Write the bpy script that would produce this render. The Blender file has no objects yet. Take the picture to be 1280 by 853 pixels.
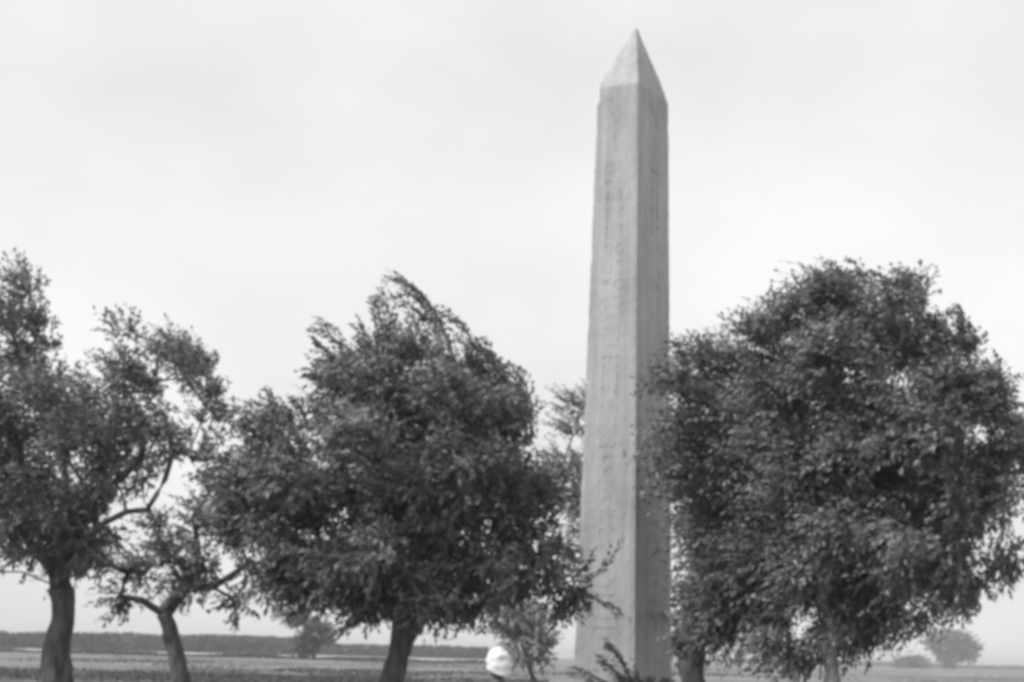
import bpy, bmesh, math, random
import numpy as np
from mathutils import Vector, Matrix, noise

random.seed(7)
rng = np.random.default_rng(11)
S = bpy.context.scene
COL = S.collection
R = math.radians

# ------------------------------------------------------------------ camera
F, PX, PY, EYE, ROLL = 2030.0, 630.0, 820.0, 1.75, R(1.4)
CR, SR = math.cos(ROLL), math.sin(ROLL)
cam_d = bpy.data.cameras.new('camera')
cam = bpy.data.objects.new('camera', cam_d)
COL.objects.link(cam)
S.camera = cam
cam_d.sensor_width = 36
cam_d.lens = F / 1280 * 36
cam_d.shift_x = (640 - PX) / 1280
cam_d.shift_y = (PY - 426.5) / 1280
cam_d.clip_start, cam_d.clip_end = 0.5, 12000
cam.matrix_world = Matrix(((CR, -SR, 0, 0), (0, 0, -1, 0), (SR, CR, 0, EYE), (0, 0, 0, 1)))


def at(px, py, Y):
    """world point seen at photo pixel (px, py) at distance Y in front of the camera"""
    xc, yc = (px - PX) / F, (PY - py) / F
    return Vector(((xc * CR - yc * SR) * Y, Y, EYE + (xc * SR + yc * CR) * Y))


# ------------------------------------------------------------------ helpers
def tag(o, label=None, cat=None, group=None, kind=None):
    for k, v in (('label', label), ('category', cat), ('group', group), ('kind', kind)):
        if v:
            o[k] = v
    return o


def empty(name, loc, label, cat, group=None):
    o = bpy.data.objects.new(name, None)
    COL.objects.link(o)
    o.location = loc
    o.empty_display_size = 0.3
    return tag(o, label, cat, group)


def link_mesh(name, me, mat, parent=None, world=True, smooth=False):
    """vertices are given in world space; a part's mesh is shifted into its thing's frame"""
    o = bpy.data.objects.new(name, me)
    COL.objects.link(o)
    if mat:
        me.materials.append(mat)
    if parent is not None:
        if world:
            me.transform(Matrix.Translation(-Vector(parent.location)))
        o.parent = parent
    if smooth:
        me.polygons.foreach_set('use_smooth', [True] * len(me.polygons))
    return o


def np_mesh(name, verts, faces):
    """verts (N,3), faces (M,k) numpy arrays"""
    me = bpy.data.meshes.new(name)
    verts = np.asarray(verts, dtype=np.float32)
    faces = np.asarray(faces, dtype=np.int32)
    k = faces.shape[1]
    me.vertices.add(len(verts))
    me.vertices.foreach_set('co', verts.ravel())
    me.loops.add(faces.size)
    me.loops.foreach_set('vertex_index', faces.ravel())
    me.polygons.add(len(faces))
    me.polygons.foreach_set('loop_start', np.arange(0, faces.size, k, dtype=np.int32))
    me.polygons.foreach_set('loop_total', np.full(len(faces), k, dtype=np.int32))
    me.update(calc_edges=True)
    return me


class Tubes:
    def __init__(s):
        s.v, s.f, s.n = [], [], 0

    def add(s, pts, rad, sides=7, bump=0.0):
        pts = [Vector(p) for p in pts]
        ref = Vector((0.31, 0.2, 0.93)).normalized()
        rings = []
        for i, p in enumerate(pts):
            d = (pts[min(i + 1, len(pts) - 1)] - pts[max(i - 1, 0)])
            d = d.normalized() if d.length > 1e-6 else Vector((0, 0, 1))
            a = d.cross(ref)
            if a.length < 0.15:
                a = d.cross(Vector((1, 0, 0)))
            a.normalize()
            b = d.cross(a)
            ring = []
            for k in range(sides):
                t = 2 * math.pi * k / sides
                r = rad[i]
                if bump:
                    q = p * 1.3 + Vector((math.cos(t), math.sin(t), 0)) * 1.1
                    r *= 1 + bump * noise.noise(q) + bump * .5 * noise.noise(q * 3.1)
                s.v.append(p + (a * math.cos(t) + b * math.sin(t)) * r)
                ring.append(s.n)
                s.n += 1
            rings.append(ring)
        for r0, r1 in zip(rings[:-1], rings[1:]):
            for k in range(sides):
                s.f.append((r0[k], r0[(k + 1) % sides], r1[(k + 1) % sides], r1[k]))
        s.f.append(tuple(reversed(rings[0])))
        s.f.append(tuple(rings[-1]))

    def build(s, name, mat, parent=None):
        me = bpy.data.meshes.new(name)
        me.from_pydata([tuple(v) for v in s.v], [], s.f)
        me.update()
        return link_mesh(name, me, mat, parent, smooth=True)


# ------------------------------------------------------------------ materials (the photograph is black and white: all greys)
def mat(name, base, rough=0.85, var=0.0, scale=3.0, bump=0.0, bscale=20.0, stretch=(1, 1, 1), detail=6, spec=0.2):
    m = bpy.data.materials.new(name)
    m.use_nodes = True
    nt = m.node_tree
    b = nt.nodes['Principled BSDF']
    b.inputs['Roughness'].default_value = rough
    b.inputs['Specular IOR Level'].default_value = spec
    b.inputs['Base Color'].default_value = (base, base, base, 1)
    tc = nt.nodes.new('ShaderNodeTexCoord')
    mp = nt.nodes.new('ShaderNodeMapping')
    mp.inputs['Scale'].default_value = stretch
    nt.links.new(tc.outputs['Object'], mp.inputs['Vector'])
    if var:
        n = nt.nodes.new('ShaderNodeTexNoise')
        n.inputs['Scale'].default_value = scale
        n.inputs['Detail'].default_value = detail
        n.inputs['Roughness'].default_value = 0.65
        nt.links.new(mp.outputs[0], n.inputs['Vector'])
        r = nt.nodes.new('ShaderNodeValToRGB')
        lo, hi = base * (1 - var), base * (1 + var)
        r.color_ramp.elements[0].position = 0.33
        r.color_ramp.elements[0].color = (lo, lo, lo, 1)
        r.color_ramp.elements[1].position = 0.67
        r.color_ramp.elements[1].color = (hi, hi, hi, 1)
        nt.links.new(n.outputs['Fac'], r.inputs['Fac'])
        nt.links.new(r.outputs['Color'], b.inputs['Base Color'])
    if bump:
        n2 = nt.nodes.new('ShaderNodeTexNoise')
        n2.inputs['Scale'].default_value = bscale
        n2.inputs['Detail'].default_value = 8
        nt.links.new(mp.outputs[0], n2.inputs['Vector'])
        bp = nt.nodes.new('ShaderNodeBump')
        bp.inputs['Strength'].default_value = bump
        bp.inputs['Distance'].default_value = 0.05
        nt.links.new(n2.outputs['Fac'], bp.inputs['Height'])
        nt.links.new(bp.outputs['Normal'], b.inputs['Normal'])
    return m


def leaf_mat(name, base, var=0.4, transl=0.16, vscale=1.5):
    m = bpy.data.materials.new(name)
    m.use_nodes = True
    nt = m.node_tree
    b = nt.nodes['Principled BSDF']
    b.inputs['Roughness'].default_value = 0.55
    b.inputs['Specular IOR Level'].default_value = 0.35
    g = nt.nodes.new('ShaderNodeNewGeometry')
    mr = nt.nodes.new('ShaderNodeMapRange')
    mr.inputs['To Min'].default_value = base * (1 - var)
    mr.inputs['To Max'].default_value = base * (1 + var)
    nt.links.new(g.outputs['Random Per Island'], mr.inputs['Value'])
    tc_ = nt.nodes.new('ShaderNodeTexCoord')
    nz = nt.nodes.new('ShaderNodeTexNoise')          # patchy leaf tone, painting in extra contrast of lit and shaded clumps
    nz.inputs['Scale'].default_value = vscale
    nz.inputs['Detail'].default_value = 2
    nt.links.new(tc_.outputs['Object'], nz.inputs['Vector'])
    m2 = nt.nodes.new('ShaderNodeMapRange')
    m2.inputs['From Min'].default_value = .35
    m2.inputs['From Max'].default_value = .65
    m2.inputs['To Min'].default_value = .5
    m2.inputs['To Max'].default_value = 1.5
    nt.links.new(nz.outputs['Fac'], m2.inputs['Value'])
    mu = nt.nodes.new('ShaderNodeMath')
    mu.operation = 'MULTIPLY'
    nt.links.new(mr.outputs[0], mu.inputs[0])
    nt.links.new(m2.outputs[0], mu.inputs[1])
    mr = mu
    nt.links.new(mr.outputs[0], b.inputs['Base Color'])
    t = nt.nodes.new('ShaderNodeBsdfTranslucent')
    nt.links.new(mr.outputs[0], t.inputs['Color'])
    mx = nt.nodes.new('ShaderNodeMixShader')
    mx.inputs[0].default_value = transl
    nt.links.new(b.outputs[0], mx.inputs[1])
    nt.links.new(t.outputs[0], mx.inputs[2])
    nt.links.new(mx.outputs[0], nt.nodes['Material Output'].inputs['Surface'])
    return m


M_LEAF = leaf_mat('dark_leaves', 0.17)
M_LEAF_L = leaf_mat('lighter_leaves', 0.17)
M_LEAF_FAR = leaf_mat('distant_leaves', 0.06, transl=0.1, vscale=.15)
M_LEAF_DT = leaf_mat('pale_distant_leaves', 0.13, transl=0.1, vscale=.15)
M_LEAF_S = leaf_mat('pale_sapling_leaves', 0.26)  # paler than the other leaves, used on the sapling
M_BARK = mat('dark_bark', 0.11, 0.95, 0.6, 5, 1.0, 7, (1, 1, .3))
M_BARK_P = mat('pale_bark', 0.2, 0.9, 0.6, 5, 1.0, 7, (1, 1, .3))
M_FIELD = mat('dry_field', 0.18, 0.95, 0.42, 0.09, 0.0, stretch=(.15, .45, 1), detail=10)
M_MEADOW = mat('rough_meadow', 0.095, 0.95, 0.4, 0.35, detail=10)
M_SAND = mat('pale_sand', 0.42, 0.95, 0.3, 0.06, detail=8, stretch=(.3, 1, 1))
M_GRASS = leaf_mat('grass_blades', 0.10, 0.5)


def granite():
    m = mat('weathered_granite', 0.395, 0.8, 0.17, 0.9, 0.5, 10, (1, 1, .5), detail=9)
    nt = m.node_tree
    b = nt.nodes['Principled BSDF']
    src = b.inputs['Base Color'].links[0].from_socket
    tc = [n for n in nt.nodes if n.type == 'TEX_COORD'][0]
    n = nt.nodes.new('ShaderNodeTexNoise')          # vertical weather streaks
    mp = nt.nodes.new('ShaderNodeMapping')
    mp.inputs['Scale'].default_value = (4, 4, .18)
    nt.links.new(tc.outputs['Object'], mp.inputs['Vector'])
    nt.links.new(mp.outputs[0], n.inputs['Vector'])
    n.inputs['Scale'].default_value = 1.3
    n.inputs['Detail'].default_value = 7
    r = nt.nodes.new('ShaderNodeValToRGB')
    r.color_ramp.elements[0].position = 0.35
    r.color_ramp.elements[0].color = (.86, .86, .86, 1)
    r.color_ramp.elements[1].position = 0.65
    r.color_ramp.elements[1].color = (1.08, 1.08, 1.08, 1)
    nt.links.new(n.outputs['Fac'], r.inputs['Fac'])
    sp = nt.nodes.new('ShaderNodeTexNoise')         # fine mineral speckle
    sp.inputs['Scale'].default_value = 45
    sp.inputs['Detail'].default_value = 3
    nt.links.new(tc.outputs['Object'], sp.inputs['Vector'])
    r2 = nt.nodes.new('ShaderNodeValToRGB')
    r2.color_ramp.elements[0].position = 0.35
    r2.color_ramp.elements[0].color = (.82, .82, .82, 1)
    r2.color_ramp.elements[1].position = 0.6
    r2.color_ramp.elements[1].color = (1.06, 1.06, 1.06, 1)
    nt.links.new(sp.outputs['Fac'], r2.inputs['Fac'])
    prev = src
    for s_ in (r.outputs['Color'], r2.outputs['Color']):
        mx = nt.nodes.new('ShaderNodeMix')
        mx.data_type = 'RGBA'
        mx.blend_type = 'MULTIPLY'
        mx.inputs[0].default_value = 1
        nt.links.new(prev, mx.inputs[6])
        nt.links.new(s_, mx.inputs[7])
        prev = mx.outputs[2]
    nt.links.new(prev, b.inputs['Base Color'])
    return m


M_GRAN = granite()

# ------------------------------------------------------------------ light and sky
SUN = Vector((-0.90, -0.42, 0)).normalized()
ELEV = R(48)
sdir = Vector((SUN.x * math.cos(ELEV), SUN.y * math.cos(ELEV), math.sin(ELEV)))
sl = bpy.data.lights.new('sun', 'SUN')
sl.energy = 3.7
sl.angle = R(3)
so = bpy.data.objects.new('sun', sl)
COL.objects.link(so)
so.location = sdir * 80
so.rotation_euler = sdir.to_track_quat('Z', 'Y').to_euler()

W = bpy.data.worlds.new('World')
S.world = W
W.use_nodes = True
wn = W.node_tree
bg = wn.nodes['Background']
bg.inputs['Strength'].default_value = 0.1
sky = wn.nodes.new('ShaderNodeTexSky')
sky.sky_type = 'NISHITA'
sky.sun_disc = False
sky.sun_elevation = ELEV
sky.sun_rotation = math.atan2(SUN.x, SUN.y)
bw = wn.nodes.new('ShaderNodeRGBToBW')
wn.links.new(sky.outputs[0], bw.inputs[0])
tc = wn.nodes.new('ShaderNodeTexCoord')
mp = wn.nodes.new('ShaderNodeMapping')
mp.inputs['Scale'].default_value = (1.4, 1.4, 2.6)
mp.inputs['Location'].default_value = (0.4, 0.1, 0.3)
wn.links.new(tc.outputs['Generated'], mp.inputs['Vector'])
cn = wn.nodes.new('ShaderNodeTexNoise')
cn.inputs['Scale'].default_value = 2.2
cn.inputs['Detail'].default_value = 7
cn.inputs['Roughness'].default_value = 0.5
wn.links.new(mp.outputs[0], cn.inputs['Vector'])
cr = wn.nodes.new('ShaderNodeMapRange')
cr.inputs['From Min'].default_value = 0.34
cr.inputs['From Max'].default_value = 0.66
cr.inputs['To Min'].default_value = 8.3
cr.inputs['To Max'].default_value = 10.1
wn.links.new(cn.outputs['Fac'], cr.inputs['Value'])
cm = wn.nodes.new('ShaderNodeMix')
cm.data_type = 'FLOAT'
cm.inputs[0].default_value = 0.9        # thin high cloud covers most of the sky
wn.links.new(bw.outputs[0], cm.inputs[2])
sx = wn.nodes.new('ShaderNodeSeparateXYZ')
wn.links.new(tc.outputs['Generated'], sx.inputs[0])
gr = wn.nodes.new('ShaderNodeMapRange')          # an overcast sky is brighter overhead than at the horizon
gr.inputs['From Min'].default_value = 0.0
gr.inputs['From Max'].default_value = 0.36
gr.inputs['To Min'].default_value = 0.99
gr.inputs['To Max'].default_value = 1.07
wn.links.new(sx.outputs['Z'], gr.inputs['Value'])
ml = wn.nodes.new('ShaderNodeMath')
ml.operation = 'MULTIPLY'
wn.links.new(cr.outputs[0], ml.inputs[0])
wn.links.new(gr.outputs[0], ml.inputs[1])
wn.links.new(ml.outputs[0], cm.inputs[3])
wn.links.new(cm.outputs[0], bg.inputs['Color'])

S.view_settings.view_transform = 'Standard'
S.view_settings.look = 'None'
S.view_settings.gamma = 1
S.view_settings.exposure = 0
S.view_settings.use_curve_mapping = False
S.render.engine = 'CYCLES'
S.cycles.pixel_filter_type = 'BLACKMAN_HARRIS'
S.cycles.filter_width = 4.2      # the soft resolving power of the old plate


# ------------------------------------------------------------------ ground
def sheet(name, x0, x1, y0, y1, z, m, nx=2, ny=2, wob=0.0, label=None):
    vs, fs = [], []
    for j in range(ny):
        for i in range(nx):
            x = x0 + (x1 - x0) * i / (nx - 1)
            y = y0 + (y1 - y0) * j / (ny - 1)
            if wob and (j in (0, ny - 1)):
                y += wob * noise.noise(Vector((x * .02, j * 7.3, z))) * 2 + wob * .4 * noise.noise(Vector((x * .11, j, 3)))
            if wob and i in (0, nx - 1):
                x += wob * noise.noise(Vector((y * .05, i, 1.7)))
            vs.append((x, y, z))
    for j in range(ny - 1):
        for i in range(nx - 1):
            a = j * nx + i
            fs.append((a, a + 1, a + nx + 1, a + nx))
    me = bpy.data.meshes.new(name)
    me.from_pydata(vs, [], fs)
    me.update()
    o = link_mesh(name, me, m)
    return tag(o, kind='structure')


sheet('field', -3500, 3500, -60, 6500, 0, M_FIELD)
sheet('sand_strip', -420, -6, 415, 622, 0.02, M_SAND, 120, 3, 34)
sheet('sand_bank', 95, 230, 330, 370, 0.02, M_SAND, 60, 3, 8)
sheet('meadow', -75, 4, 18, 112, 0.012, M_MEADOW, 60, 30, 7)

# ------------------------------------------------------------------ haze
bm = bmesh.new()
bmesh.ops.create_cube(bm, size=1)
me = bpy.data.meshes.new('haze')
bmesh.ops.scale(bm, vec=(7400, 6700, 24), verts=bm.verts)
bmesh.ops.translate(bm, vec=(0, 3220, 11), verts=bm.verts)
bm.to_mesh(me)
bm.free()
hz = bpy.data.materials.new('thin_air_haze')
hz.use_nodes = True
hn = hz.node_tree
hn.nodes.remove(hn.nodes['Principled BSDF'])
pv = hn.nodes.new('ShaderNodeVolumePrincipled')
pv.inputs['Density'].default_value = 0.0004
pv.inputs['Color'].default_value = (.85, .85, .85, 1)
hn.links.new(pv.outputs[0], hn.nodes['Material Output'].inputs['Volume'])
tag(link_mesh('haze', me, hz), kind='stuff')


# ------------------------------------------------------------------ obelisk
def build_obelisk():
    Y0 = 42.0
    al = R(31)
    dl, dr = Vector((-math.cos(al), math.sin(al), 0)), Vector((math.sin(al), math.cos(al), 0))
    nl, nr = Vector((-math.sin(al), -math.cos(al), 0)), Vector((math.cos(al), -math.sin(al), 0))
    # shaft corner rows at two heights, read where the picture shows them
    pb, pt = at(793, 853, Y0), at(797.5, 103, Y0 + .12)

    def reach(p, d, px, py):
        # length along d from p that lands on photo column px
        lo, hi = .3, 4.0
        for _ in range(40):
            mid = (lo + hi) / 2
            q = p + d * mid
            w = at(px, py, q.y)
            inside = (q.x > w.x) if d.x < 0 else (q.x < w.x)
            lo, hi = (mid, hi) if inside else (lo, mid)
        return lo
    ab, bb = reach(pb, dl, 716, 853), reach(pb, dr, 840.5, 853)
    at_, bt = reach(pt, dl, 747, 110), reach(pt, dr, 836.5, 110)
    print('faces', ab, bb, at_, bt)

    def row(z):
        t = (z - pb.z) / (pt.z - pb.z)
        p = pb.lerp(pt, t)
        p.z = z
        a, b = ab + (at_ - ab) * t, bb + (bt - bb) * t
        return p, p + dr * b, p + dr * b + dl * a, p + dl * a   # arris, right, back, left
    root = empty('obelisk', row(0)[0].lerp(row(0)[2], .5), 'tall four-sided grey granite obelisk with carved hieroglyph columns and a pointed top', 'obelisk')
    zt = pt.z
    bm = bmesh.new()
    nz, ns = 120, 12
    rings = []
    for k in range(nz + 1):
        z = -0.35 + (zt + .35) * k / nz
        c = row(z)
        ring = []
        for s in range(4):
            p, q = c[s], c[(s + 1) % 4]
            for i in range(ns):
                u = i / ns
                v = p.lerp(q, u)
                ctr = (c[0] + c[2]) / 2
                corner = i == 0
                d = 0.007 * noise.noise(v * 1.2)
                if corner:
                    d += 0.012 + 0.035 * abs(noise.noise(v * 2.4 + Vector((s * 9, 0, 0))))
                    d += 0.09 * max(0, noise.noise(v * 1.5 + Vector((0, s * 5, 2))) - .4)
                    if s == 3 and z > zt - .36:
                        d += .05
                elif i in (1, ns - 1):
                    d += 0.002
                v = v + (ctr - v).normalized() * d
                v.z = z
                ring.append(bm.verts.new(v))
        rings.append(ring)
    n = 4 * ns
    for r0, r1 in zip(rings[:-1], rings[1:]):
        for i in range(n):
            bm.faces.new((r0[i], r0[(i + 1) % n], r1[(i + 1) % n], r1[i]))
    bm.faces.new(rings[0])
    bm.faces.new(rings[-1])
    bmesh.ops.recalc_face_normals(bm, faces=bm.faces)
    me = bpy.data.meshes.new('shaft')
    bm.to_mesh(me)
    bm.free()

    # hieroglyph cutters, one column on each of the two faces that show (and the far ones)
    cb = bmesh.new()

    def face_pt(f, u, z, dep):
        c = row(z)
        if f == 0:
            p, q, nn = c[3], c[0], nl
        elif f == 1:
            p, q, nn = c[0], c[1], nr
        elif f == 2:
            p, q, nn = c[1], c[2], -nl
        else:
            p, q, nn = c[2], c[3], -nr
        mid = p.lerp(q, .5)
        return mid + (q - p).normalized() * u + nn * dep

    def cut(f, poly, uc, zc, sc, depth=0.011):
        a = [cb.verts.new(face_pt(f, uc + x * sc, zc + y * sc, 0.05)) for x, y in poly]
        b = [cb.verts.new(face_pt(f, uc + x * sc, zc + y * sc, -depth)) for x, y in poly]
        k = len(poly)
        cb.faces.new(a)
        cb.faces.new(list(reversed(b)))
        for i in range(k):
            cb.faces.new((a[i], b[i], b[(i + 1) % k], a[(i + 1) % k]))

    def disc(r=.5, k=12):
        return [[(r * math.cos(2 * math.pi * i / k), r * math.sin(2 * math.pi * i / k)) for i in range(k)]]

    def ring(r=.5, w=.13, k=14):
        out = []
        for h in (0, 1):
            a = [(r * math.cos(math.pi * (i / (k // 2) + h) + .12 * (i == 0) - .12 * (i == k // 2)), r * math.sin(math.pi * (i / (k // 2) + h) + .12 * (i == 0) - .12 * (i == k // 2))) for i in range(k // 2 + 1)]
            b = [(x * (r - w) / r, y * (r - w) / r) for x, y in reversed(a)]
            out.append(a + b)
        return out
    bar = [[(-.6, -.07), (.6, -.07), (.6, .07), (-.6, .07)]]
    water = [[(-.6, -.1), (-.4, .05), (-.2, -.1), (0, .05), (.2, -.1), (.4, .05), (.6, -.1), (.6, .03), (.4, .18), (.2, .03), (0, .18), (-.2, .03), (-.4, .18), (-.6, .03)]]
    falcon = [[(-.5, .38), (-.38, .52), (-.18, .5), (-.08, .3), (.1, .05), (.42, -.3), (.55, -.5), (.3, -.4), (.12, -.32), (.1, -.55), (-.2, -.55), (-.02, -.46), (-.03, -.3), (-.22, -.18), (-.36, .05), (-.34, .26)]]
    reed = [[(-.04, -.5), (.04, -.5), (.06, -.1), (.2, .2), (.1, .55), (-.1, .4), (-.12, .05), (-.05, -.1)]]
    loaf = [[(-.35, -.12), (.35, -.12), (.28, .1), (.12, .22), (-.12, .22), (-.28, .1)]]
    ankh = [[(-.05, -.55), (.05, -.55), (.05, -.02), (-.05, -.02)], [(-.3, .0), (.3, .0), (.3, .1), (-.3, .1)],
            [(-.05, .13), (.05, .13), (.17, .33), (.13, .5), (0, .56), (-.13, .5), (-.17, .33)]]
    serekh = [[(-.42, -.7), (-.36, -.7), (-.36, .62), (-.42, .62)], [(.36, -.7), (.42, -.7), (.42, .62), (.36, .62)],
              [(-.34, .55), (.34, .55), (.34, .62), (-.34, .62)], [(-.34, -.22), (.34, -.22), (.34, -.16), (-.34, -.16)],
              [(-.2, -.65), (-.14, -.65), (-.14, -.26), (-.2, -.26)], [(.14, -.65), (.2, -.65), (.2, -.26), (.14, -.26)]]
    snake = [[(-.55, -.05), (-.3, -.16), (0, -.02), (.3, -.16), (.5, .0), (.52, .22), (.4, .2), (.38, .04), (.28, -.03), (0, .1), (-.3, -.04), (-.55, .05)]]
    feather = [[(-.05, -.6), (.03, -.6), (.08, .1), (.22, .4), (.12, .6), (-.08, .45), (-.02, .1)]]
    seq = [('f', falcon, .62), ('s', serekh, .62), ('b', bar, .5), ('d', disc(.3), .55), ('w', water, .55), ('r', reed, .55),
           ('l', loaf, .5), ('a', ankh, .6), ('n', snake, .6), ('o', ring(), .5), ('b', bar, .55), ('e', feather, .6),
           ('d', disc(.22), .5), ('w', water, .5), ('f', falcon, .5), ('l', loaf, .55), ('r', reed, .6), ('o', ring(), .45),
           ('n', snake, .55), ('a', ankh, .55), ('w', water, .55), ('b', bar, .5)]
    rg = random.Random(5)
    hgt = {'f': 1.1, 's': 1.38, 'b': .3, 'd': .6, 'w': .35, 'r': 1.1, 'l': .42, 'a': 1.15, 'n': .45, 'o': 1.0, 'e': 1.25}
    wide = [q for q in seq if q[0] in 'fsbwnlo']
    slim = [q for q in seq if q[0] in 'dralefo']
    for f in range(4):
        for q in (seq[0], seq[5]):
            cut_z = zt - (.62 if q is seq[0] else 1.42)
            for py in q[1]:
                cut(f, py, 0, cut_z, q[2], .009)
        z = zt - 2.0
        while z > 0.7:
            if rg.random() < .5:
                q = rg.choice(wide)
                sc, dep = rg.uniform(.44, .56), rg.uniform(.006, .013)
                h_ = hgt[q[0]] * sc
                for py in q[1]:
                    cut(f, py, rg.uniform(-.05, .05), z - h_ / 2, sc, dep)
            else:
                h_ = 0
                for sg in (-1, 1):
                    q = rg.choice(slim)
                    sc, dep = rg.uniform(.28, .36), rg.uniform(.006, .013)
                    h_ = max(h_, hgt[q[0]] * sc)
                    for py in q[1]:
                        cut(f, py, sg * .19 + rg.uniform(-.02, .02), z - hgt[q[0]] * sc / 2, sc, dep)
            z -= h_ + rg.uniform(.07, .16)
        # the two ruled lines that bound the column
        for sgn in (-1, 1):
            zz = zt - 0.3
            poly = [(-.010, -(zz - .6)), (.010, -(zz - .6)), (.010, 0), (-.010, 0)]
            cut(f, poly, sgn * .43, zz, 1, 0.003)
    bmesh.ops.recalc_face_normals(cb, faces=cb.faces)
    cme = bpy.data.meshes.new('cutter')
    cb.to_mesh(cme)
    cb.free()
    sh = bpy.data.objects.new('shaft', me)
    cu = bpy.data.objects.new('cutter', cme)
    COL.objects.link(sh)
    COL.objects.link(cu)
    md = sh.modifiers.new('carve', 'BOOLEAN')
    md.operation = 'DIFFERENCE'
    md.object = cu
    md.solver = 'EXACT'
    md.use_self = True
    dg = bpy.context.evaluated_depsgraph_get()
    out = bpy.data.meshes.new_from_object(sh.evaluated_get(dg))
    print('carved shaft', len(me.polygons), '->', len(out.polygons))
    bpy.data.objects.remove(sh)
    bpy.data.objects.remove(cu)
    out.materials.clear()
    link_mesh('shaft', out, M_GRAN, root)

    # pyramidion: subdivided four-sided point, its edges worn
    c = row(zt)
    top = (c[0] + c[2]) / 2
    apex = at(796.5, 33, top.y)
    apex.x = (apex.x + top.x) / 2
    bm = bmesh.new()
    nk = 26
    rings = []
    for k in range(nk):
        t = k / nk
        ring_ = []
        for s in range(4):
            tt = t ** 1.12                      # the sides of the point belly out slightly
            p, q = c[s].lerp(apex, tt), c[(s + 1) % 4].lerp(apex, tt)
            p.z = q.z = c[s].z + (apex.z - c[s].z) * t
            for i in range(8):
                v = p.lerp(q, i / 8)
                ax = top.lerp(apex, t)
                d = 0.010 + 0.012 * noise.noise(v * 2)
                if i == 0:
                    d += 0.014 + .03 * abs(noise.noise(v * 3))
                    if s == 3 and t < .08:
                        d += .05 * (1 - t / .08)      # the knocked-off left shoulder
                if (ax - v).length > .1:
                    v = v + (ax - v).normalized() * d
                ring_.append(bm.verts.new(v + Vector((0, 0, .003))))
        rings.append(ring_)
    for r0, r1 in zip(rings[:-1], rings[1:]):
        for i in range(32):
            bm.faces.new((r0[i], r0[(i + 1) % 32], r1[(i + 1) % 32], r1[i]))
    tip = bm.verts.new(apex - Vector((0, 0, .05)))
    for i in range(32):
        bm.faces.new((rings[-1][i], rings[-1][(i + 1) % 32], tip))
    bm.faces.new(rings[0])
    bmesh.ops.recalc_face_normals(bm, faces=bm.faces)
    me = bpy.data.meshes.new('pyramidion')
    bm.to_mesh(me)
    bm.free()
    link_mesh('pyramidion', me, M_GRAN, root)


build_obelisk()


# ------------------------------------------------------------------ foliage
def leaves_from_shoots(P0, D, L, bend, leaf_len, leaf_w, per, stem_w=0.011, spread=1.0, nrm=None):
    """P0, D: (N,3) start and direction; L: (N,) length; bend: (3,) or (N,3) wind/gravity curve.  returns verts, faces of leaf kites and stems"""
    N = len(P0)
    t = (np.arange(per) + 0.6) / per
    t = np.clip(t[None, :] + rng.normal(0, .03, (N, per)), 0.05, 1)
    B = np.broadcast_to(bend, (N, 3))
    P = P0[:, None, :] + D[:, None, :] * (L[:, None] * t)[..., None] + B[:, None, :] * (L[:, None] * t ** 2)[..., None]
    T = D[:, None, :] + 2 * B[:, None, :] * t[..., None]
    T /= np.linalg.norm(T, axis=2, keepdims=True)
    rnd = rng.normal(0, 1, (N, per, 3))
    side = np.cross(T, rnd)
    side /= np.linalg.norm(side, axis=2, keepdims=True) + 1e-6
    A = T * .75 + side * .75 * spread + np.array([0, 0, -.18])
    A /= np.linalg.norm(A, axis=2, keepdims=True)
    if nrm is None:
        n2 = rng.normal(0, 1, (N, per, 3)) + np.array([0, 0, .9])
    else:
        n2 = rng.normal(0, .42, (N, per, 3)) + nrm[:, None, :]
    Wd = np.cross(A, n2)
    Wd /= np.linalg.norm(Wd, axis=2, keepdims=True) + 1e-6
    ll = leaf_len * rng.uniform(.6, 1.25, (N, per, 1))
    lw = leaf_w * rng.uniform(.7, 1.2, (N, per, 1)) * .5
    a = P
    b = P + A * ll * .45 + Wd * lw
    c = P + A * ll + np.array([0, 0, -.1]) * ll
    d = P + A * ll * .45 - Wd * lw
    V = np.stack([a, b, c, d], axis=2).reshape(-1, 3)
    Fc = np.arange(len(V)).reshape(-1, 4)
    # stems: thin ribbons
    ts = np.linspace(0, 1, 5)
    Q = P0[:, None, :] + D[:, None, :] * (L[:, None] * ts)[..., None] + B[:, None, :] * (L[:, None] * ts ** 2)[..., None]
    sw = np.cross(D, rng.normal(0, 1, (N, 3)))
    sw /= np.linalg.norm(sw, axis=1, keepdims=True) + 1e-6
    wd = stem_w * (1 - .7 * ts)
    l = Q + sw[:, None, :] * wd[None, :, None]
    r = Q - sw[:, None, :] * wd[None, :, None]
    SV = np.stack([l, r], axis=2).reshape(N, 10, 3)
    base = len(V) + np.arange(N)[:, None, None] * 10
    qf = np.array([[0, 1, 3, 2], [2, 3, 5, 4], [4, 5, 7, 6], [6, 7, 9, 8]])[None]
    SF = (base + qf).reshape(-1, 4)
    return np.concatenate([V, SV.reshape(-1, 3)]), np.concatenate([Fc, SF])


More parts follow.
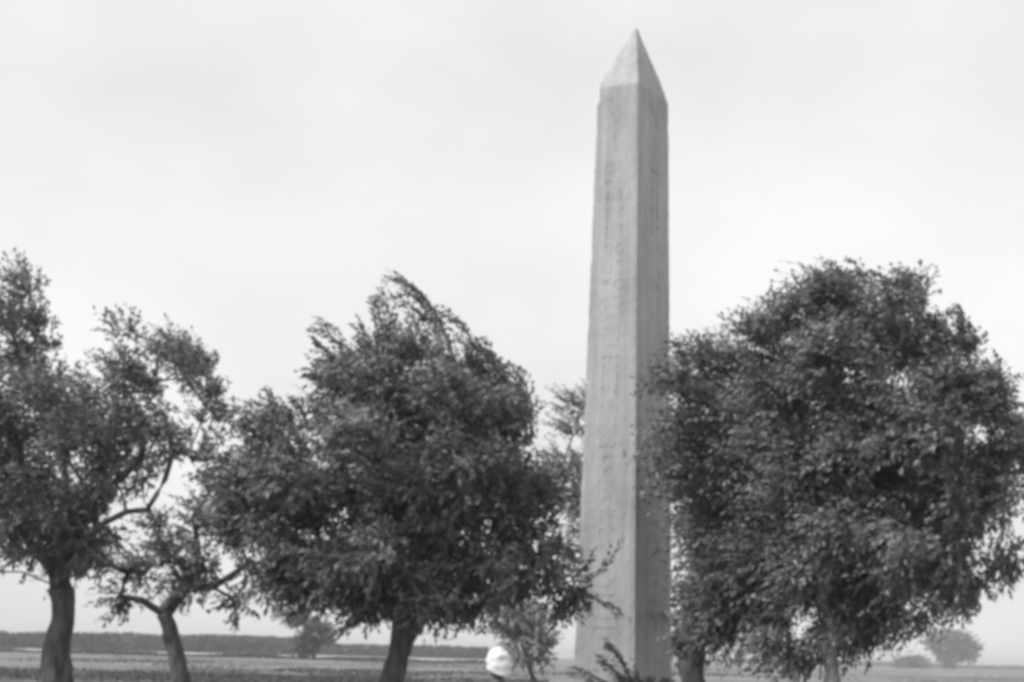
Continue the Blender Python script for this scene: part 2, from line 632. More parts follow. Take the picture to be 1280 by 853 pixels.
def tree(name, label, Y, trunk, lobes, cat='tree', dens=1.3, shoots=22, per=13, slen=0.75, leaf=(.15, .072), wind=(-.38, 0, -.05),
         clump=0.42, group=None, bark=None, leafm=None, depthk=0.75, plumes=(), limbs_extra=(), dy=0.0, trad=None, crown_y=None,
         lower_droop=0.5):
    """trunk: [(px,py,width_px)...] from the top of the bole down to the lowest visible; lobes: [(px,py,rx,ry[,dy[,densmul]])] in photo pixels at distance Y"""
    bark = bark or M_BARK
    leafm = leafm or M_LEAF
    sc = F / Y
    wind = np.array(wind)
    tp = [at(a, b, Y + dy) for a, b, w in trunk]
    tw = [w / sc / 2 for a, b, w in trunk]
    # carry the bole on down to the ground, with a root flare
    lo, pr = tp[-1], tp[-2]
    g = lo + (lo - pr).normalized() * .01
    steps = 4
    dirn = (lo - pr)
    dirn = dirn / max(1e-3, -dirn.z)
    basept = Vector((lo.x + dirn.x * lo.z * .45, lo.y, 0))
    for k in range(1, steps + 1):
        t = k / steps
        p = lo.lerp(basept, t)
        tp.append(p if k < steps else p + Vector((0, 0, -.15)))
        tw.append(tw[len(trunk) - 1] * (1 + .15 * t + .55 * t ** 3))
    root = empty(name, (basept.x, basept.y, 0), label, cat, group)
    tb = Tubes()
    # smooth the bole
    pts, rad = [], []
    for i in range(len(tp) - 1):
        for s in range(4):
            t = s / 4
            p = tp[i].lerp(tp[i + 1], t)
            p = p + Vector((noise.noise(p * 1.7), noise.noise(p * 1.7 + Vector((5, 5, 5))), 0)) * .05 * (tw[i] / .3)
            pts.append(p)
            rad.append(tw[i] + (tw[i + 1] - tw[i]) * t)
    pts.append(tp[-1])
    rad.append(tw[-1])
    tb.add(pts[::-1], rad[::-1], 20, .30)
    tb.build('trunk', bark, root)
    fork = pts[0]

    # ---- lobes -> clump centres
    L = [(l + (0, 1.0))[:6] if len(l) == 4 else ((l + (1.0,)) if len(l) == 5 else l) for l in lobes]
    cxs = [l[0] for l in L]
    cys = [l[1] for l in L]
    x0, x1 = min(l[0] - l[2] for l in L), max(l[0] + l[2] for l in L)
    y0, y1 = min(l[1] - l[3] for l in L), max(l[1] + l[3] for l in L)
    mx, my = (x0 + x1) / 2, (y0 + y1) / 2
    Rd = (x1 - x0) / 2 / sc
    ctr = at(mx, my, Y)
    cent, lobc = [], []
    for (px, py, rx, ry, ddy, dm) in L:
        rho = min(1, math.hypot((px - mx) / ((x1 - x0) / 2), (py - my) / ((y1 - y0) / 2)))
        a, b = rx / sc, ry / sc
        dep = depthk * Rd * math.sqrt(max(0, 1 - rho ** 2)) + (a + b) / 2 * .8
        if ddy:
            dep = min(dep, (a + b) / 2 * .8)
        c = at(px, py, Y + ddy)
        lobc.append(c)
        a2, b2, d2 = max(.12, a - slen * .42), max(.12, b - slen * .38), max(.1, dep - slen * .3)
        nn = max(2, int(round(dens * dm * 4.19 * a * b * dep)))
        for _ in range(nn):
            v = rng.normal(0, 1, 3)
            v /= np.linalg.norm(v)
            r = rng.uniform() ** (1 / 2.6)
            v = v * r
            cent.append((c.x + v[0] * a2, c.y + v[1] * d2, c.z + v[2] * b2))
    cent = np.array(cent)

    # ---- skeleton: grow limbs to lobes, then twigs to clumps, always from the nearest wood
    nodes = [np.array(fork)]
    par = [-1]
    plen = [0.0]
    ends = []

    def grow(target, seg=0.45, droop=0.0):
        target = np.array(target)
        arr = np.array(nodes)
        d = np.linalg.norm(arr - target, axis=1)
        cost = d + .22 * np.array(plen)
        i = int(np.argmin(cost))
        a = arr[i]
        dist = d[i]
        k = max(1, int(dist / seg))
        prev = i
        out = target - a
        bendv = np.array([0, 0, 1.0]) * dist * .12 + rng.normal(0, .06, 3) * dist
        for s in range(1, k + 1):
            t = s / k
            p = a + out * t + bendv * math.sin(math.pi * t) * (1 if s < k else 0)
            nodes.append(p)
            par.append(prev)
            plen.append(plen[prev] + dist / k)
            prev = len(nodes) - 1
        return prev
    for c in sorted(lobc, key=lambda c: (Vector(c) - fork).length):
        grow(c, .6)
    for path in limbs_extra:          # bare kinked boughs that show in the picture
        prev = None
        wgt = 1
        if path[0] == 'fork':             # a heavy bough straight from the fork
            path, prev, wgt = path[1:], 0, 14
        for (px, py, d_) in path:
            p = np.array(at(px, py, Y + d_))
            if prev is None:
                prev = grow(p, .4)
                continue
            nodes.append(p)
            par.append(prev)
            plen.append(plen[prev] + float(np.linalg.norm(nodes[prev] - p)))
            prev = len(nodes) - 1
        ends.extend([prev] * wgt)
    o = np.argsort(np.linalg.norm(cent - np.array(fork), axis=1))
    for i in o:
        ends.append(grow(cent[i], .5))
    nN = len(nodes)
    acc = np.zeros(nN)
    for e in ends:
        acc[e] += 1
    for i in range(nN - 1, 0, -1):
        if acc[i] == 0:
            acc[i] = .5
        acc[par[i]] += acc[i]
    top_r = rad[0] * .85
    rr = top_r * (acc / acc[0]) ** .5
    rr = np.maximum(rr, .010)
    first = {}
    tubes = {}
    kids = {}
    for i in range(1, nN):
        kids.setdefault(par[i], []).append(i)
    done = set()

    def chain_from(i, owner):
        stack = [i]
        while stack:
            j = stack.pop()
            pth = [par[j], j]
            cur = j
            while cur in kids:
                ks = sorted(kids[cur], key=lambda q: -acc[q])
                stack.extend(ks[1:])
                cur = ks[0]
                pth.append(cur)
            rs = [rr[q] for q in pth]
            rs[0] = min(rr[pth[0]], rs[1] * 1.15)
            if pth[0] == 0 and acc[pth[1]] > .3 * acc[0]:
                rs[0] = rad[0] * .93
            tubes.setdefault(owner, Tubes()).add([nodes[q] for q in pth], rs, 8 if rs[1] > .05 else 5, .12)
    for i in kids.get(0, []):
        chain_from(i, i)
    for ow, tb_ in tubes.items():
        tb_.build('limb', bark, root)

    # ---- shoots
    C = np.repeat(cent, shoots, axis=0)
    N = len(C)
    v = rng.normal(0, 1, (N, 3))
    v /= np.linalg.norm(v, axis=1, keepdims=True)
    P0 = C + v * clump * rng.uniform(.1, 1, (N, 1)) * np.array([1, 1, .75])
    rad_dir = (C - np.array(ctr)) / np.array([Rd, Rd, (y1 - y0) / 2 / sc])
    rl = np.linalg.norm(rad_dir, axis=1, keepdims=True)
    low = np.clip(-(C[:, 2:3] - ctr.z) / ((y1 - y0) / 2 / sc), 0, 1)
    up = np.concatenate([np.zeros((N, 2)), .55 - lower_droop * 1.5 * low], axis=1)
    D = v * .9 + rad_dir * .55 + up + rng.normal(0, .22, (N, 3))
    D /= np.linalg.norm(D, axis=1, keepdims=True)
    Ls = slen * rng.uniform(.45, 1.2, N)
    bend = wind[None, :] * rng.uniform(.6, 1.5, (N, 1))
    nrm = v * .8 + rad_dir * .3 + np.array([0, 0, .55])
    Vv, Ff = leaves_from_shoots(P0, D, Ls, bend, leaf[0], leaf[1], per, nrm=nrm)
    if len(plumes):
        P, DD, LL, BB = [], [], [], []
        for (ax, ay, bx, by, mxx, myy, d_, k) in plumes:   # start px, tip px, control px: long wind-bent shoot
            p, q, m_ = (np.array(at(ax, ay, Y + d_)), np.array(at(bx, by, Y + d_)), np.array(at(mxx, myy, Y + d_)))
            for _ in range(max(2, int(k * .75))):
                j = rng.normal(0, .03, 3)
                # quadratic bezier: p + 2t(m-p) + t^2(p-2m+q)
                P.append(p + j * 2)
                DD.append(2 * (m_ - p) + j)
                BB.append(p - 2 * m_ + q + rng.normal(0, .04, 3))
                LL.append(1.0)
        V2, F2 = leaves_from_shoots(np.array(P), np.array(DD), np.array(LL), np.array(BB), leaf[0], leaf[1] * .8, 30, .016, .6)
        F2 = F2 + len(Vv)
        Vv, Ff = np.concatenate([Vv, V2]), np.concatenate([Ff, F2])
    me = np_mesh('crown', Vv, Ff)
    link_mesh('crown', me, leafm, root)
    print(name, 'clumps', len(cent), 'leaves', len(Ff))
    return root


TREES = 'trees standing round the obelisk'
# far left tree, its crown running out of the frame
tree('broad_tree', 'leftmost large tree with a tall leafy column at its left and a kinked bare bough',
     38, [(75, 735, 30), (76, 770, 27), (72, 810, 33), (68, 853, 40)],
     [(34, 362, 26, 14, 0, .8), (46, 402, 20, 34, 0, 1.2), (12, 412, 20, 34), (30, 450, 34, 42, 0, .9), (-70, 470, 70, 90), (5, 540, 60, 60), (85, 510, 52, 42), (150, 470, 42, 34),
      (180, 438, 28, 20, 0, .6), (222, 432, 36, 24, 0, .6), (235, 480, 42, 40), (268, 520, 30, 44, 0, .7), (245, 572, 28, 24, 0, .55), (130, 560, 62, 50), (45, 610, 60, 50), (178, 530, 42, 34),
      (-60, 600, 70, 80), (88, 640, 44, 32), (40, 640, 44, 30), (20, 665, 35, 22), (110, 690, 35, 16, 0, .8), (-10, 715, 40, 18, 0, .7), (215, 565, 16, 14, 0, .7), (118, 612, 34, 24), (150, 600, 20, 18, 0, .7), (70, 690, 40, 30), (60, 665, 46, 30), (110, 665, 40, 26)],
     dens=1.1, shoots=26, per=10, slen=.6, clump=.38, group=TREES, limbs_extra=[['fork', (90, 708, -.3), (108, 680, -.7), (128, 655, -.9), (158, 640, -1), (184, 637, -1), (196, 618, -1), (206, 600, -1), (214, 575, -.9), (212, 530, -.6)],
                      ['fork', (58, 705, -.2), (38, 680, -.4), (15, 655, -.5), (-8, 625, -.5)], ['fork', (76, 700, 0), (72, 660, -.2), (84, 610, -.2), (80, 560, 0)]],
     leafm=M_LEAF_L, leaf=(.14, .066))
# thin tree leaning left
tree('thin_tree', 'small leaning tree with a sparse see-through crown, second trunk from the left',
     45, [(205, 768, 22), (212, 785, 22), (220, 815, 21), (228, 853, 24)],
     [(160, 715, 40, 24), (125, 700, 26, 16, 0, .8), (205, 690, 42, 26), (250, 705, 42, 28), (285, 745, 26, 24, 0, .8), (240, 648, 40, 24), (295, 665, 40, 28),
      (310, 705, 26, 30), (190, 655, 24, 18, 0, .7), (150, 745, 20, 14, 0, .7), (265, 610, 30, 20, 0, .7), (230, 735, 36, 16)],
     dens=1.5, shoots=15, slen=.6, group=TREES, leafm=M_LEAF_L, leaf=(.15, .075), clump=.33, depthk=.5)
# the middle tree with wind-blown plumes
tree('bushy_tree', 'dense dark tree left of the obelisk, its long top shoots blown leftward',
     35, [(506, 770, 38), (504, 795, 30), (498, 820, 26), (490, 853, 27)],
     [(490, 440, 22, 30, 0, .9), (445, 480, 34, 24), (530, 462, 34, 28, 0, .7), (585, 478, 26, 22, 0, .7), (510, 505, 70, 38), (590, 505, 34, 28), (560, 530, 80, 60), (635, 530, 34, 52), (355, 548, 40, 34, 0, .8),
      (326, 600, 38, 44), (375, 615, 76, 62), (475, 580, 90, 70), (585, 610, 84, 76), (655, 630, 46, 60), (685, 690, 40, 46), (620, 715, 62, 44), (500, 695, 90, 60),
      (405, 700, 66, 50), (355, 725, 40, 30), (318, 665, 40, 40), (555, 755, 55, 26), (700, 740, 28, 16, 0, .8), (470, 750, 40, 24), (410, 510, 30, 24, 0, .8), (303, 640, 24, 30, 0, .7)],
     dens=1.15, shoots=40, per=11, slen=.55, group=TREES, clump=.40,
     plumes=[(572, 475, 490, 347, 545, 360, 0, 12), (562, 470, 508, 362, 548, 378, .3, 6), (548, 480, 497, 372, 530, 400, .3, 9), (520, 470, 476, 364, 494, 400, -.2, 9), (604, 490, 552, 391, 596, 405, 0, 10),
             (500, 480, 468, 380, 474, 420, .3, 7), (530, 490, 512, 405, 528, 430, 0, 7), (590, 500, 570, 420, 592, 440, .3, 6), (635, 510, 596, 434, 632, 444, 0, 9), (490, 470, 484, 400, 480, 430, 0, 6), (465, 470, 452, 420, 455, 440, 0, 5),
             (450, 470, 398, 452, 420, 450, -.2, 6),
             (505, 460, 470, 378, 478, 410, 0, 5), (662, 550, 618, 456, 668, 462, .2, 11), (655, 520, 600, 452, 640, 460, 0, 7), (446, 468, 393, 408, 428, 412, 0, 9),
             (435, 470, 393, 434, 410, 440, .2, 6), (420, 480, 388, 464, 400, 470, 0, 6), (460, 450, 444, 405, 450, 420, 0, 4), (350, 540, 333, 492, 340, 500, 0, 5),
             (380, 535, 372, 500, 378, 510, 0, 4), (615, 470, 602, 430, 618, 440, 0, 4), (690, 700, 742, 690, 735, 735, -.3, 5), (700, 725, 764, 684, 745, 735, -.2, 4),
             (690, 735, 778, 772, 745, 735, -.3, 5), (545, 460, 517, 380, 545, 400, 0, 6)])
# slender tree behind the obelisk
tree('slender_tree', 'slender pale-leaved tree mostly hidden behind the left edge of the obelisk',
     62, [(764, 690, 9), (764, 760, 10), (764, 853, 13)],
     [(710, 505, 12, 18, 0, .8), (716, 545, 22, 22, 0, .9), (716, 590, 20, 24), (745, 520, 30, 34), (705, 575, 18, 16, 0, .7), (720, 625, 22, 22), (750, 600, 34, 50), (745, 660, 34, 34), (775, 560, 34, 60)],
     dens=1.3, shoots=15, slen=.7, group=TREES, leafm=M_LEAF_L, leaf=(.15, .07))
# right-hand pair
tree('dense_tree', 'dark thick-trunked tree close against the right side of the obelisk, leaves crossing its shaded face',
     40, [(858, 795, 42), (862, 812, 34), (868, 853, 30)],
     [(874, 455, 18, 22, 0, .6), (880, 492, 36, 34), (915, 448, 34, 28), (925, 500, 44, 44), (915, 640, 40, 50), (880, 560, 30, 40), (900, 730, 40, 40), (900, 540, 56, 44), (888, 590, 34, 46), (935, 480, 44, 34, 0, .9), (940, 590, 70, 70), (908, 670, 38, 56), (904, 745, 28, 42), (870, 650, 30, 50, 6), (866, 740, 34, 54, 6), (862, 796, 34, 22, 6), (940, 690, 70, 60), (935, 760, 70, 28),
      (985, 550, 50, 60), (876, 525, 20, 26, -.8, .9), (856, 552, 13, 30, -1.6, 1.5), (858, 600, 11, 22, -1.6, 1.2), (850, 488, 12, 7, -1.6, 1.5), (904, 785, 36, 18)],
     dens=1.2, shoots=36, per=11, slen=.72, group=TREES, clump=.38, wind=(-.5, 0, -.2), lower_droop=.9, dy=.6)
tree('round_tree', 'largest round-crowned tree at the right with a pale trunk under its drooping boughs',
     37.5, [(1036, 772, 11), (1040, 800, 13), (1038, 825, 16), (1041, 853, 20)],
     [(1078, 368, 44, 30, 0, .9), (1015, 395, 46, 36, 0, .9), (1090, 420, 66, 50), (965, 425, 40, 34), (1138, 432, 40, 38), (1045, 372, 44, 28), (1120, 385, 34, 30), (985, 405, 34, 28), (1035, 470, 90, 60), (975, 490, 50, 44), (1172, 450, 34, 34, 0, .8),
      (1200, 430, 14, 30, 0, .8), (1175, 510, 66, 54), (1235, 500, 36, 40, 0, .8), (1250, 560, 32, 60, 0, .9), (1110, 560, 100, 74), (1180, 610, 76, 66), (1010, 590, 90, 76),
      (1090, 680, 110, 70), (1000, 690, 76, 66), (1158, 700, 54, 42), (1220, 618, 38, 38), (1060, 755, 70, 34), (985, 790, 34, 24), (1115, 765, 50, 24), (1045, 778, 22, 16, -1), (1005, 805, 30, 18), (1075, 785, 30, 22), (1250, 700, 8, 16, 0, 1.5), (1200, 735, 20, 16, 0, .8),
      (1290, 560, 30, 50)],
     dens=1.15, shoots=38, per=12, slen=.72, group=TREES, clump=.38, wind=(-.5, 0, -.2), bark=M_BARK_P, lower_droop=.9, dy=-1.2, depthk=.6,
     plumes=[(1085, 360, 1070, 333, 1085, 335, 0, 4), (1110, 370, 1085, 335, 1105, 340, 0, 4), (1030, 380, 1012, 350, 1020, 355, 0, 4), (1205, 430, 1190, 385, 1205, 395, 0, 7),
             (1258, 620, 1245, 700, 1258, 660, 0, 5), (955, 425, 935, 395, 945, 400, 0, 5), (870, 470, 852, 430, 862, 440, 0, 4), (890, 460, 880, 425, 888, 435, 0, 4)])

# ---- middle-distance and far trees
tree('sapling', 'young grey tree leaning in a V behind the white head cloth, in the open field',
     88, [(655, 815, 5), (662, 835, 6), (668, 853, 7)],
     [(640, 770, 26, 20), (665, 775, 26, 24), (650, 795, 26, 18), (676, 800, 16, 24), (640, 812, 16, 12, 0, .8), (625, 785, 16, 14, 0, .8), (655, 822, 18, 12), (680, 825, 12, 12)],
     dens=2.2, shoots=12, per=9, slen=.6, leaf=(.2, .1), leafm=M_LEAF_S, wind=(-.1, 0, 0))
tree('distant_tree', 'far grey tree standing alone on the plain between the thin tree and the bushy tree',
     330, [(392, 812, 4), (392, 818, 5), (392, 823, 5)],
     [(352, 770, 14, 8, 0, .8), (372, 778, 16, 10), (395, 790, 20, 12), (382, 806, 14, 12), (405, 795, 10, 14), (388, 818, 12, 6, 0, .7)],
     dens=.16, shoots=12, per=8, slen=2.0, leaf=(.7, .4), clump=1.3, leafm=M_LEAF_DT, wind=(-.1, 0, 0))
tree('distant_tree', 'pale hazy domed tree on the horizon near the right edge',
     1150, [(1186, 822, 9), (1186, 830, 10), (1186, 835, 11)],
     [(1176, 805, 14, 11), (1192, 802, 18, 12), (1206, 812, 13, 11), (1186, 817, 16, 10), (1170, 800, 8, 8)],
     dens=.006, shoots=14, per=8, slen=6, leaf=(2.2, 1.3), clump=4, leafm=M_LEAF_DT, wind=(0, 0, 0))
tree('distant_bush', 'low pale hazy bush on the horizon left of the domed far tree',
     1150, [(1138, 832, 5), (1138, 833, 5), (1138, 834, 6)],
     [(1130, 832, 12, 6), (1142, 829, 13, 7), (1152, 833, 8, 5)], cat='bush',
     dens=.012, shoots=14, per=8, slen=4, leaf=(2.0, 1.2), clump=3, leafm=M_LEAF_DT, wind=(0, 0, 0))
tree('distant_bush', 'tiny dark upright bush seen in the gap right of the obelisk under the crowns',
     380, [(925, 826, 2.4), (925, 829, 2.4), (925, 832, 3)],
     [(924, 819, 4, 7), (925, 826, 4.5, 6)], cat='bush',
     dens=.9, shoots=10, per=8, slen=.9, leaf=(.5, .3), clump=.5, leafm=M_LEAF_DT, wind=(0, 0, 0))
for (px, py, Yd, lab) in ((123, 846, 92, 'small dark weed tuft in the left meadow beside the leftmost trunk'), (204, 847, 90, 'small dark weed tuft in the left meadow beside the leaning trunk')):
    tree('weed_bush', lab, Yd, [(px, py + 2, 1.5), (px, py + 3, 1.6), (px, py + 4, 1.8)], [(px, py, 7, 5), (px + 4, py + 1, 5, 4)], cat='bush',
         dens=14, shoots=8, per=8, slen=.25, leaf=(.1, .05), clump=.12, wind=(0, 0, 0))


# shrub of long wind-bent shoots before the obelisk
def shrub():
    Y = 37.5
    b = at(792, 853, Y)
    root = empty('arching_shrub', (b.x, b.y, 0), 'wispy shrub of long arching shoots bent left across the foot of the obelisk', 'shrub')
    sp = [(795, 870, 757, 808, 778, 818, 10), (790, 868, 751, 827, 768, 832, 8), (785, 872, 716, 840, 745, 845, 7), (800, 870, 780, 846, 792, 850, 8), (805, 872, 798, 848, 804, 852, 7),
          (815, 872, 835, 852, 824, 850, 5), (780, 875, 735, 852, 755, 855, 6), (810, 875, 812, 852, 812, 856, 6)]
    P, DD, BB = [], [], []
    tb = Tubes()
    for (ax, ay, bx, by, cx, cy, k) in sp:
        off = random.uniform(-.3, .3)
        p, q, m_ = (np.array(at(ax, ay, Y + off)), np.array(at(bx, by, Y + off)), np.array(at(cx, cy, Y + off)))
        path = [b.lerp(Vector((b.x, b.y, 0)), 1) + Vector((random.uniform(-.15, .15), random.uniform(-.15, .15), -.05))]
        path += [path[0].lerp(Vector(p), .5) + Vector((.05, 0, 0))]
        for i in range(9):
            t = i / 8
            path.append(Vector(p * (1 - t) ** 2 + 2 * m_ * t * (1 - t) + q * t * t))
        tb.add(path, [.022 - .0018 * i for i in range(len(path))], 5)
        for _ in range(k):
            P.append(p + rng.normal(0, .03, 3))
            DD.append(2 * (m_ - p) + rng.normal(0, .05, 3))
            BB.append(p - 2 * m_ + q + rng.normal(0, .05, 3))
        for z in np.linspace(.3, max(.4, p[2]), 8):
            P.append(np.array([path[0].x, path[0].y, z]) + rng.normal(0, .1, 3))
            DD.append(rng.normal(0, .25, 3) + np.array([-.1, 0, .3]))
            BB.append(np.array([-.2, 0, 0]))
    tb.build('stem', M_BARK, root)
    V, Fc = leaves_from_shoots(np.array(P), np.array(DD), np.ones(len(P)), np.array(BB), .15, .045, 18, .008, .5)
    link_mesh('foliage', np_mesh('foliage', V, Fc), M_LEAF_L, root)


shrub()


# far wood and scrub: nobody could count them
def mass(name, label, cat, x0, x1, Yc, dY, hfun, n, size, m):
    x = rng.uniform(x0, x1, n)
    y = Yc + rng.uniform(-dY, dY, n)
    h = np.array([hfun(a, b) for a, b in zip(x, y)])
    z = h * rng.uniform(0, 1, n) ** .7
    P = np.stack([x, y, z], 1)
    A = rng.normal(0, 1, (n, 3))
    A /= np.linalg.norm(A, axis=1, keepdims=True)
    B = np.cross(A, rng.normal(0, 1, (n, 3)))
    B /= np.linalg.norm(B, axis=1, keepdims=True)
    s = size * rng.uniform(.6, 1.4, (n, 1))
    V = np.stack([P - A * s, P + B * s * .55, P + A * s, P - B * s * .55], 1).reshape(-1, 3)
    V[:, 2] = np.maximum(V[:, 2], -.02)
    o = link_mesh(name, np_mesh(name, V, np.arange(4 * n).reshape(-1, 4)), m)
    return tag(o, label, cat, kind='stuff')


def xw(px, Y):
    return at(px, 815, Y).x


mass('far_wood', 'long level belt of dark trees across the plain behind the left trees', 'wood', xw(-60, 640), xw(366, 640), 640, 14,
     lambda x, y: 6.3 + 2.2 * noise.noise(Vector((x * .035, y * .03, 0))) + .9 * noise.noise(Vector((x * .2, y * .2, 3))), 26000, .8, M_LEAF_FAR)
mass('far_scrub', 'lower paler belt of scrub on the plain behind the bushy tree', 'scrub', xw(362, 760), xw(610, 760), 760, 14,
     lambda x, y: 5.2 + 1.4 * noise.noise(Vector((x * .03, y * .03, 7))) + .7 * noise.noise(Vector((x * .2, y * .2, 3))), 15000, .8, M_LEAF_FAR)
mass('far_horizon_scrub', 'faint hazy line of low scrub along the right horizon', 'scrub', xw(860, 1700), xw(1340, 1700), 1700, 30,
     lambda x, y: max(.6, 3.5 + 3.5 * noise.noise(Vector((x * .009, y * .01, 1.3)))), 9000, 1.6, M_LEAF_FAR)
mass('ditch_weeds', 'thin dark line of weeds along the ditch at the near edge of the pale strip', 'weeds', xw(-60, 340), xw(620, 340), 340, 3.2,
     lambda x, y: max(.12, .5 + .5 * noise.noise(Vector((x * .08, y * .05, 1.3)))), 9000, .28, M_LEAF_FAR)


def meadow_grass():
    n = 26000
    x = rng.uniform(-60, 3, n)
    y = 78 + 34 * rng.uniform(0, 1, n) ** .8
    dens = np.array([noise.noise(Vector((a * .16, b * .3, 4))) for a, b in zip(x, y)])
    k = dens > -.22 + .25 * (y - 78) / 34
    x, y, dens = x[k], y[k], dens[k]
    n = len(x)
    h = (.14 + .22 * np.clip(dens + .3, 0, 1)) * rng.uniform(.5, 1.5, n)
    a = rng.uniform(0, math.pi, n)
    w = .05
    lean = rng.normal(0, .08, (n, 2)) + np.array([-.06, 0])
    z0 = np.full(n, .0)
    V = np.stack([np.stack([x - w * np.cos(a), y - w * np.sin(a), z0], 1), np.stack([x + w * np.cos(a), y + w * np.sin(a), z0], 1),
                  np.stack([x + lean[:, 0] * 1.0, y + lean[:, 1], h], 1)], 1).reshape(-1, 3)
    o = link_mesh('meadow_grass', np_mesh('meadow_grass', V, np.arange(3 * n).reshape(-1, 3)), M_GRASS)
    tag(o, 'rough dark grass growing over the near meadow under the left trees', 'grass', kind='stuff')


meadow_grass()


def field_weeds():
    n = 60000
    y = 95 + 260 * rng.uniform(0, 1, n) ** 1.3
    x = rng.uniform(-.36, .36, n) * y
    dens = np.array([noise.noise(Vector((a * .035, b * .022, 14))) + .5 * noise.noise(Vector((a * .2, b * .08, 2))) for a, b in zip(x, y)])
    k = dens > rng.uniform(-.1, .5, n)
    x, y, dens = x[k], y[k], dens[k]
    n = len(x)
    h = (.08 + .22 * np.clip(dens, 0, 1)) * rng.uniform(.5, 1.4, n)
    a = rng.uniform(0, math.pi, n)
    w = .09
    V = np.stack([np.stack([x - w * np.cos(a), y - w * np.sin(a), np.zeros(n)], 1), np.stack([x + w * np.cos(a), y + w * np.sin(a), np.zeros(n)], 1),
                  np.stack([x + rng.normal(-.03, .05, n), y, h], 1)], 1).reshape(-1, 3)
    o = link_mesh('field_weeds', np_mesh('field_weeds', V, np.arange(3 * n).reshape(-1, 3)), M_GRASS)
    tag(o, 'thin patchy weeds and stubble scattered over the dry field', 'weeds', kind='stuff')


field_weeds()


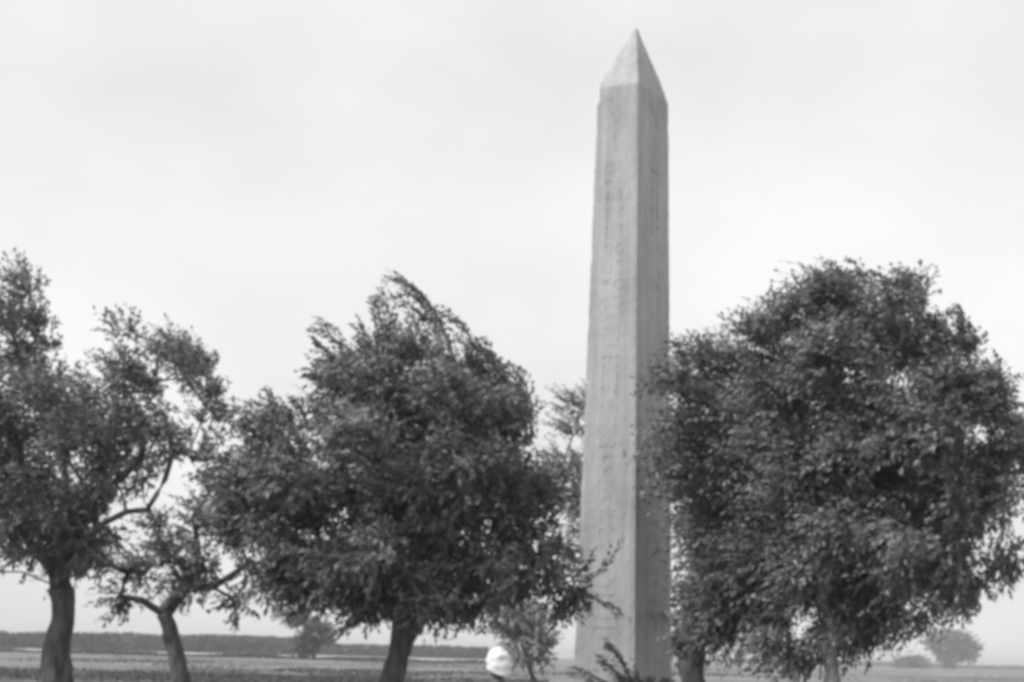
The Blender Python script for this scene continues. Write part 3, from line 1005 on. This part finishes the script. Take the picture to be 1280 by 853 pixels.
# ------------------------------------------------------------------ person
def person():
    Y = 16.2
    h = at(625, 830, Y)
    px, py = h.x, Y
    root = empty('person', (px, py, 0), 'person seen from behind in a dark robe, white cloth wrapped over the head', 'person')
    m_skin = mat('brown_skin', 0.12, .6, .1, 8)
    m_robe = mat('dark_cloth', 0.10, .95, .2, 5, .3, 30)
    m_white = mat('white_cotton', 0.66, .9, .14, 9, .25, 26)
    # body frame: person faces +Y turned 35 degrees to the left
    fa = R(38)
    fw = Vector((-math.sin(fa), math.cos(fa), 0))
    rt = Vector((math.cos(fa), math.sin(fa), 0))
    O = Vector((px, py, 0))

    def P(r, f, z):
        return O + rt * r + fw * f + Vector((0, 0, z))
    V, E, RD = [], [], []

    def add(p, r, parent=None):
        V.append(p)
        RD.append(r)
        if parent is not None:
            E.append((parent, len(V) - 1))
        return len(V) - 1
    pel = add(P(0, 0, .93), (.15, .11))
    w = add(P(0, 0, 1.08), (.135, .10), pel)
    ch = add(P(0, .01, 1.26), (.165, .115), w)
    ub = add(P(0, 0, 1.38), (.12, .09), ch)
    nk = add(P(0, .015, 1.45), (.055, .055), ub)
    nk2 = add(P(0, .03, 1.52), (.055, .06), nk)
    hd = add(P(0, .035, 1.60), (.068, .085), nk2)
    hd2 = add(P(0, .03, 1.68), (.075, .092), hd)
    add(P(0, .02, 1.745), (.05, .06), hd2)
    add(P(0, .135, 1.61), (.013, .014), hd)           # nose
    add(P(0, .115, 1.555), (.022, .018), nk2)          # chin
    for s in (-1, 1):
        add(P(s * .078, .02, 1.62), (.008, .018), hd)  # ear
        hip = add(P(s * .09, 0, .86), (.10, .10), pel)
        kn = add(P(s * .10, .03, .48), (.058, .06), hip)
        an = add(P(s * .10, -.01, .09), (.036, .042), kn)
        ft = add(P(s * .11, .09, .04), (.04, .03), an)
        add(P(s * .115, .17, .03), (.036, .022), ft)
        sh = add(P(s * .17, 0, 1.385), (.06, .06), ub)
        el = add(P(s * .235, -.02, 1.10), (.042, .042), sh)
        wr = add(P(s * .24, .06, .86), (.027, .022), el)
        pm = add(P(s * .24, .075, .80), (.022, .036), wr)
        for q, (off, ln) in enumerate(((-.030, .066), (-.010, .076), (.010, .070), (.029, .054))):
            k1 = add(P(s * .24, .075 + off, .765), (.0095, .0095), pm)
            k2 = add(P(s * (.24 - .004), .082 + off * 1.1, .765 - ln * .5), (.0085, .0085), k1)
            add(P(s * (.24 - .016), .088 + off * 1.1, .765 - ln), (.0072, .0072), k2)
        t1 = add(P(s * .222, .108, .805), (.011, .011), pm)
        add(P(s * .21, .135, .775), (.009, .009), t1)
    me = bpy.data.meshes.new('body')
    me.from_pydata([tuple(v) for v in V], E, [])
    o = bpy.data.objects.new('body_rig', me)
    COL.objects.link(o)
    md = o.modifiers.new('skin', 'SKIN')
    md.use_smooth_shade = True
    for i, sv in enumerate(me.skin_vertices[0].data):
        sv.radius = RD[i]
        sv.use_root = (i == 0)
    sb = o.modifiers.new('sub', 'SUBSURF')
    sb.levels = sb.render_levels = 2
    dg = bpy.context.evaluated_depsgraph_get()
    out = bpy.data.meshes.new_from_object(o.evaluated_get(dg))
    bpy.data.objects.remove(o)
    out.materials.clear()
    link_mesh('body', out, m_skin, root, smooth=True)

    def lathe(name, rows, m, seg=48, fold=0.0, parent=root):
        """rows: (z, half width, half depth, forward offset)"""
        vs, fs = [], []
        for j, (z, a, b, f) in enumerate(rows):
            for i in range(seg):
                t = 2 * math.pi * i / seg
                k = 1 + fold * (1 - j / len(rows)) * (math.sin(t * 9 + z * 2) * .6 + math.sin(t * 5 + 1) * .4)
                vs.append(P(a * k * math.cos(t), f + b * k * math.sin(t), z))
        for j in range(len(rows) - 1):
            for i in range(seg):
                a0, a1 = j * seg + i, j * seg + (i + 1) % seg
                fs.append((a0, a1, a1 + seg, a0 + seg))
        me_ = bpy.data.meshes.new(name)
        me_.from_pydata([tuple(v) for v in vs], [], fs)
        me_.update()
        ob = link_mesh(name, me_, m, parent, smooth=True)
        sm = ob.modifiers.new('thick', 'SOLIDIFY')
        sm.thickness = .006
        return ob
    lathe('robe', [(.10, .30, .25, 0), (.35, .27, .22, 0), (.65, .235, .19, 0), (.93, .205, .165, 0), (1.10, .185, .145, 0), (1.26, .205, .15, .0), (1.36, .20, .125, 0),
                   (1.42, .13, .095, .005), (1.46, .085, .08, .012), (1.475, .075, .075, .014)], m_robe, fold=.10)
    for s in (-1, 1):
        tb = Tubes()
        tb.add([P(s * .15, 0, 1.39), P(s * .185, 0, 1.37), P(s * .215, -.01, 1.24), P(s * .238, -.015, 1.10), P(s * .242, .02, .98), P(s * .242, .045, .90)],
               [.07, .078, .075, .075, .08, .092], 20, .08)
        tb.build('sleeve', m_robe, root)
    # wound head cloth: a shaped shell over the skull, falling behind to the nape, with wrapped rolls round it
    vs, fs = [], []
    seg, rws = 56, 22
    for j in range(rws):
        v = j / (rws - 1)
        for i in range(seg):
            t = 2 * math.pi * i / seg
            back = .5 - .5 * math.sin(t)             # 1 at the nape, 0 at the brow
            zlow = 1.655 - .105 * back ** 1.3
            ph = v * math.pi / 2
            z = zlow + (1.815 - zlow) * math.sin(ph)
            rr_ = math.cos(ph) ** .55
            wv = 1 + .035 * math.sin(v * 22 + math.sin(t) * 4) + .10 * noise.noise(Vector((math.cos(t) * 2, math.sin(t) * 2, v * 5)))
            a = (.128 if v > .15 else .116) * rr_ * wv
            b = (.135) * rr_ * wv
            z += .018 * math.cos(t) * (1 - v) - .022 * math.sin(ph) * math.cos(t - .6)
            vs.append(P(a * math.cos(t), .02 + b * math.sin(t), z))
    for j in range(rws - 1):
        for i in range(seg):
            a0, a1 = j * seg + i, j * seg + (i + 1) % seg
            fs.append((a0, a1, a1 + seg, a0 + seg))
    me_ = bpy.data.meshes.new('head_cloth')
    me_.from_pydata([tuple(v) for v in vs], [], fs)
    me_.update()
    hc = link_mesh('head_cloth', me_, m_white, root, smooth=True)
    sm = hc.modifiers.new('thick', 'SOLIDIFY')
    sm.thickness = .008
    tb = Tubes()
    for k in range(2):
        pts = []
        for i in range(40):
            t = 2 * math.pi * i / 39
            tilt = .03 * math.sin(t + k * 1.4) - .035 * (.5 - .5 * math.sin(t))
            r_ = 1 - .06 * k
            pts.append(P(.122 * r_ * math.cos(t), .02 + .130 * r_ * math.sin(t), 1.672 + .036 * k + tilt * 1.5 + .022 * math.cos(t)))
        tb.add(pts, [.015 + .006 * math.sin(i * .5 + k) for i in range(40)], 8, .2)
    tb.build('wrap', m_white, hc)
    # loose end hanging at the back
    tb = Tubes()
    tb.add([P(.03, -.06, 1.64), P(.035, -.09, 1.59), P(.03, -.10, 1.545), P(.0, -.105, 1.49)], [.075, .062, .045, .02], 12, .3)
    tb.build('loose_end', m_white, hc)
    # eyes
    for s in (-1, 1):
        bm_ = bmesh.new()
        bmesh.ops.create_uvsphere(bm_, u_segments=12, v_segments=8, radius=.012)
        bmesh.ops.translate(bm_, vec=P(s * .031, .112, 1.632), verts=bm_.verts)
        me2 = bpy.data.meshes.new('eye')
        bm_.to_mesh(me2)
        bm_.free()
        link_mesh('eye', me2, mat('eye_white', .5, .3), root, smooth=True)


person()
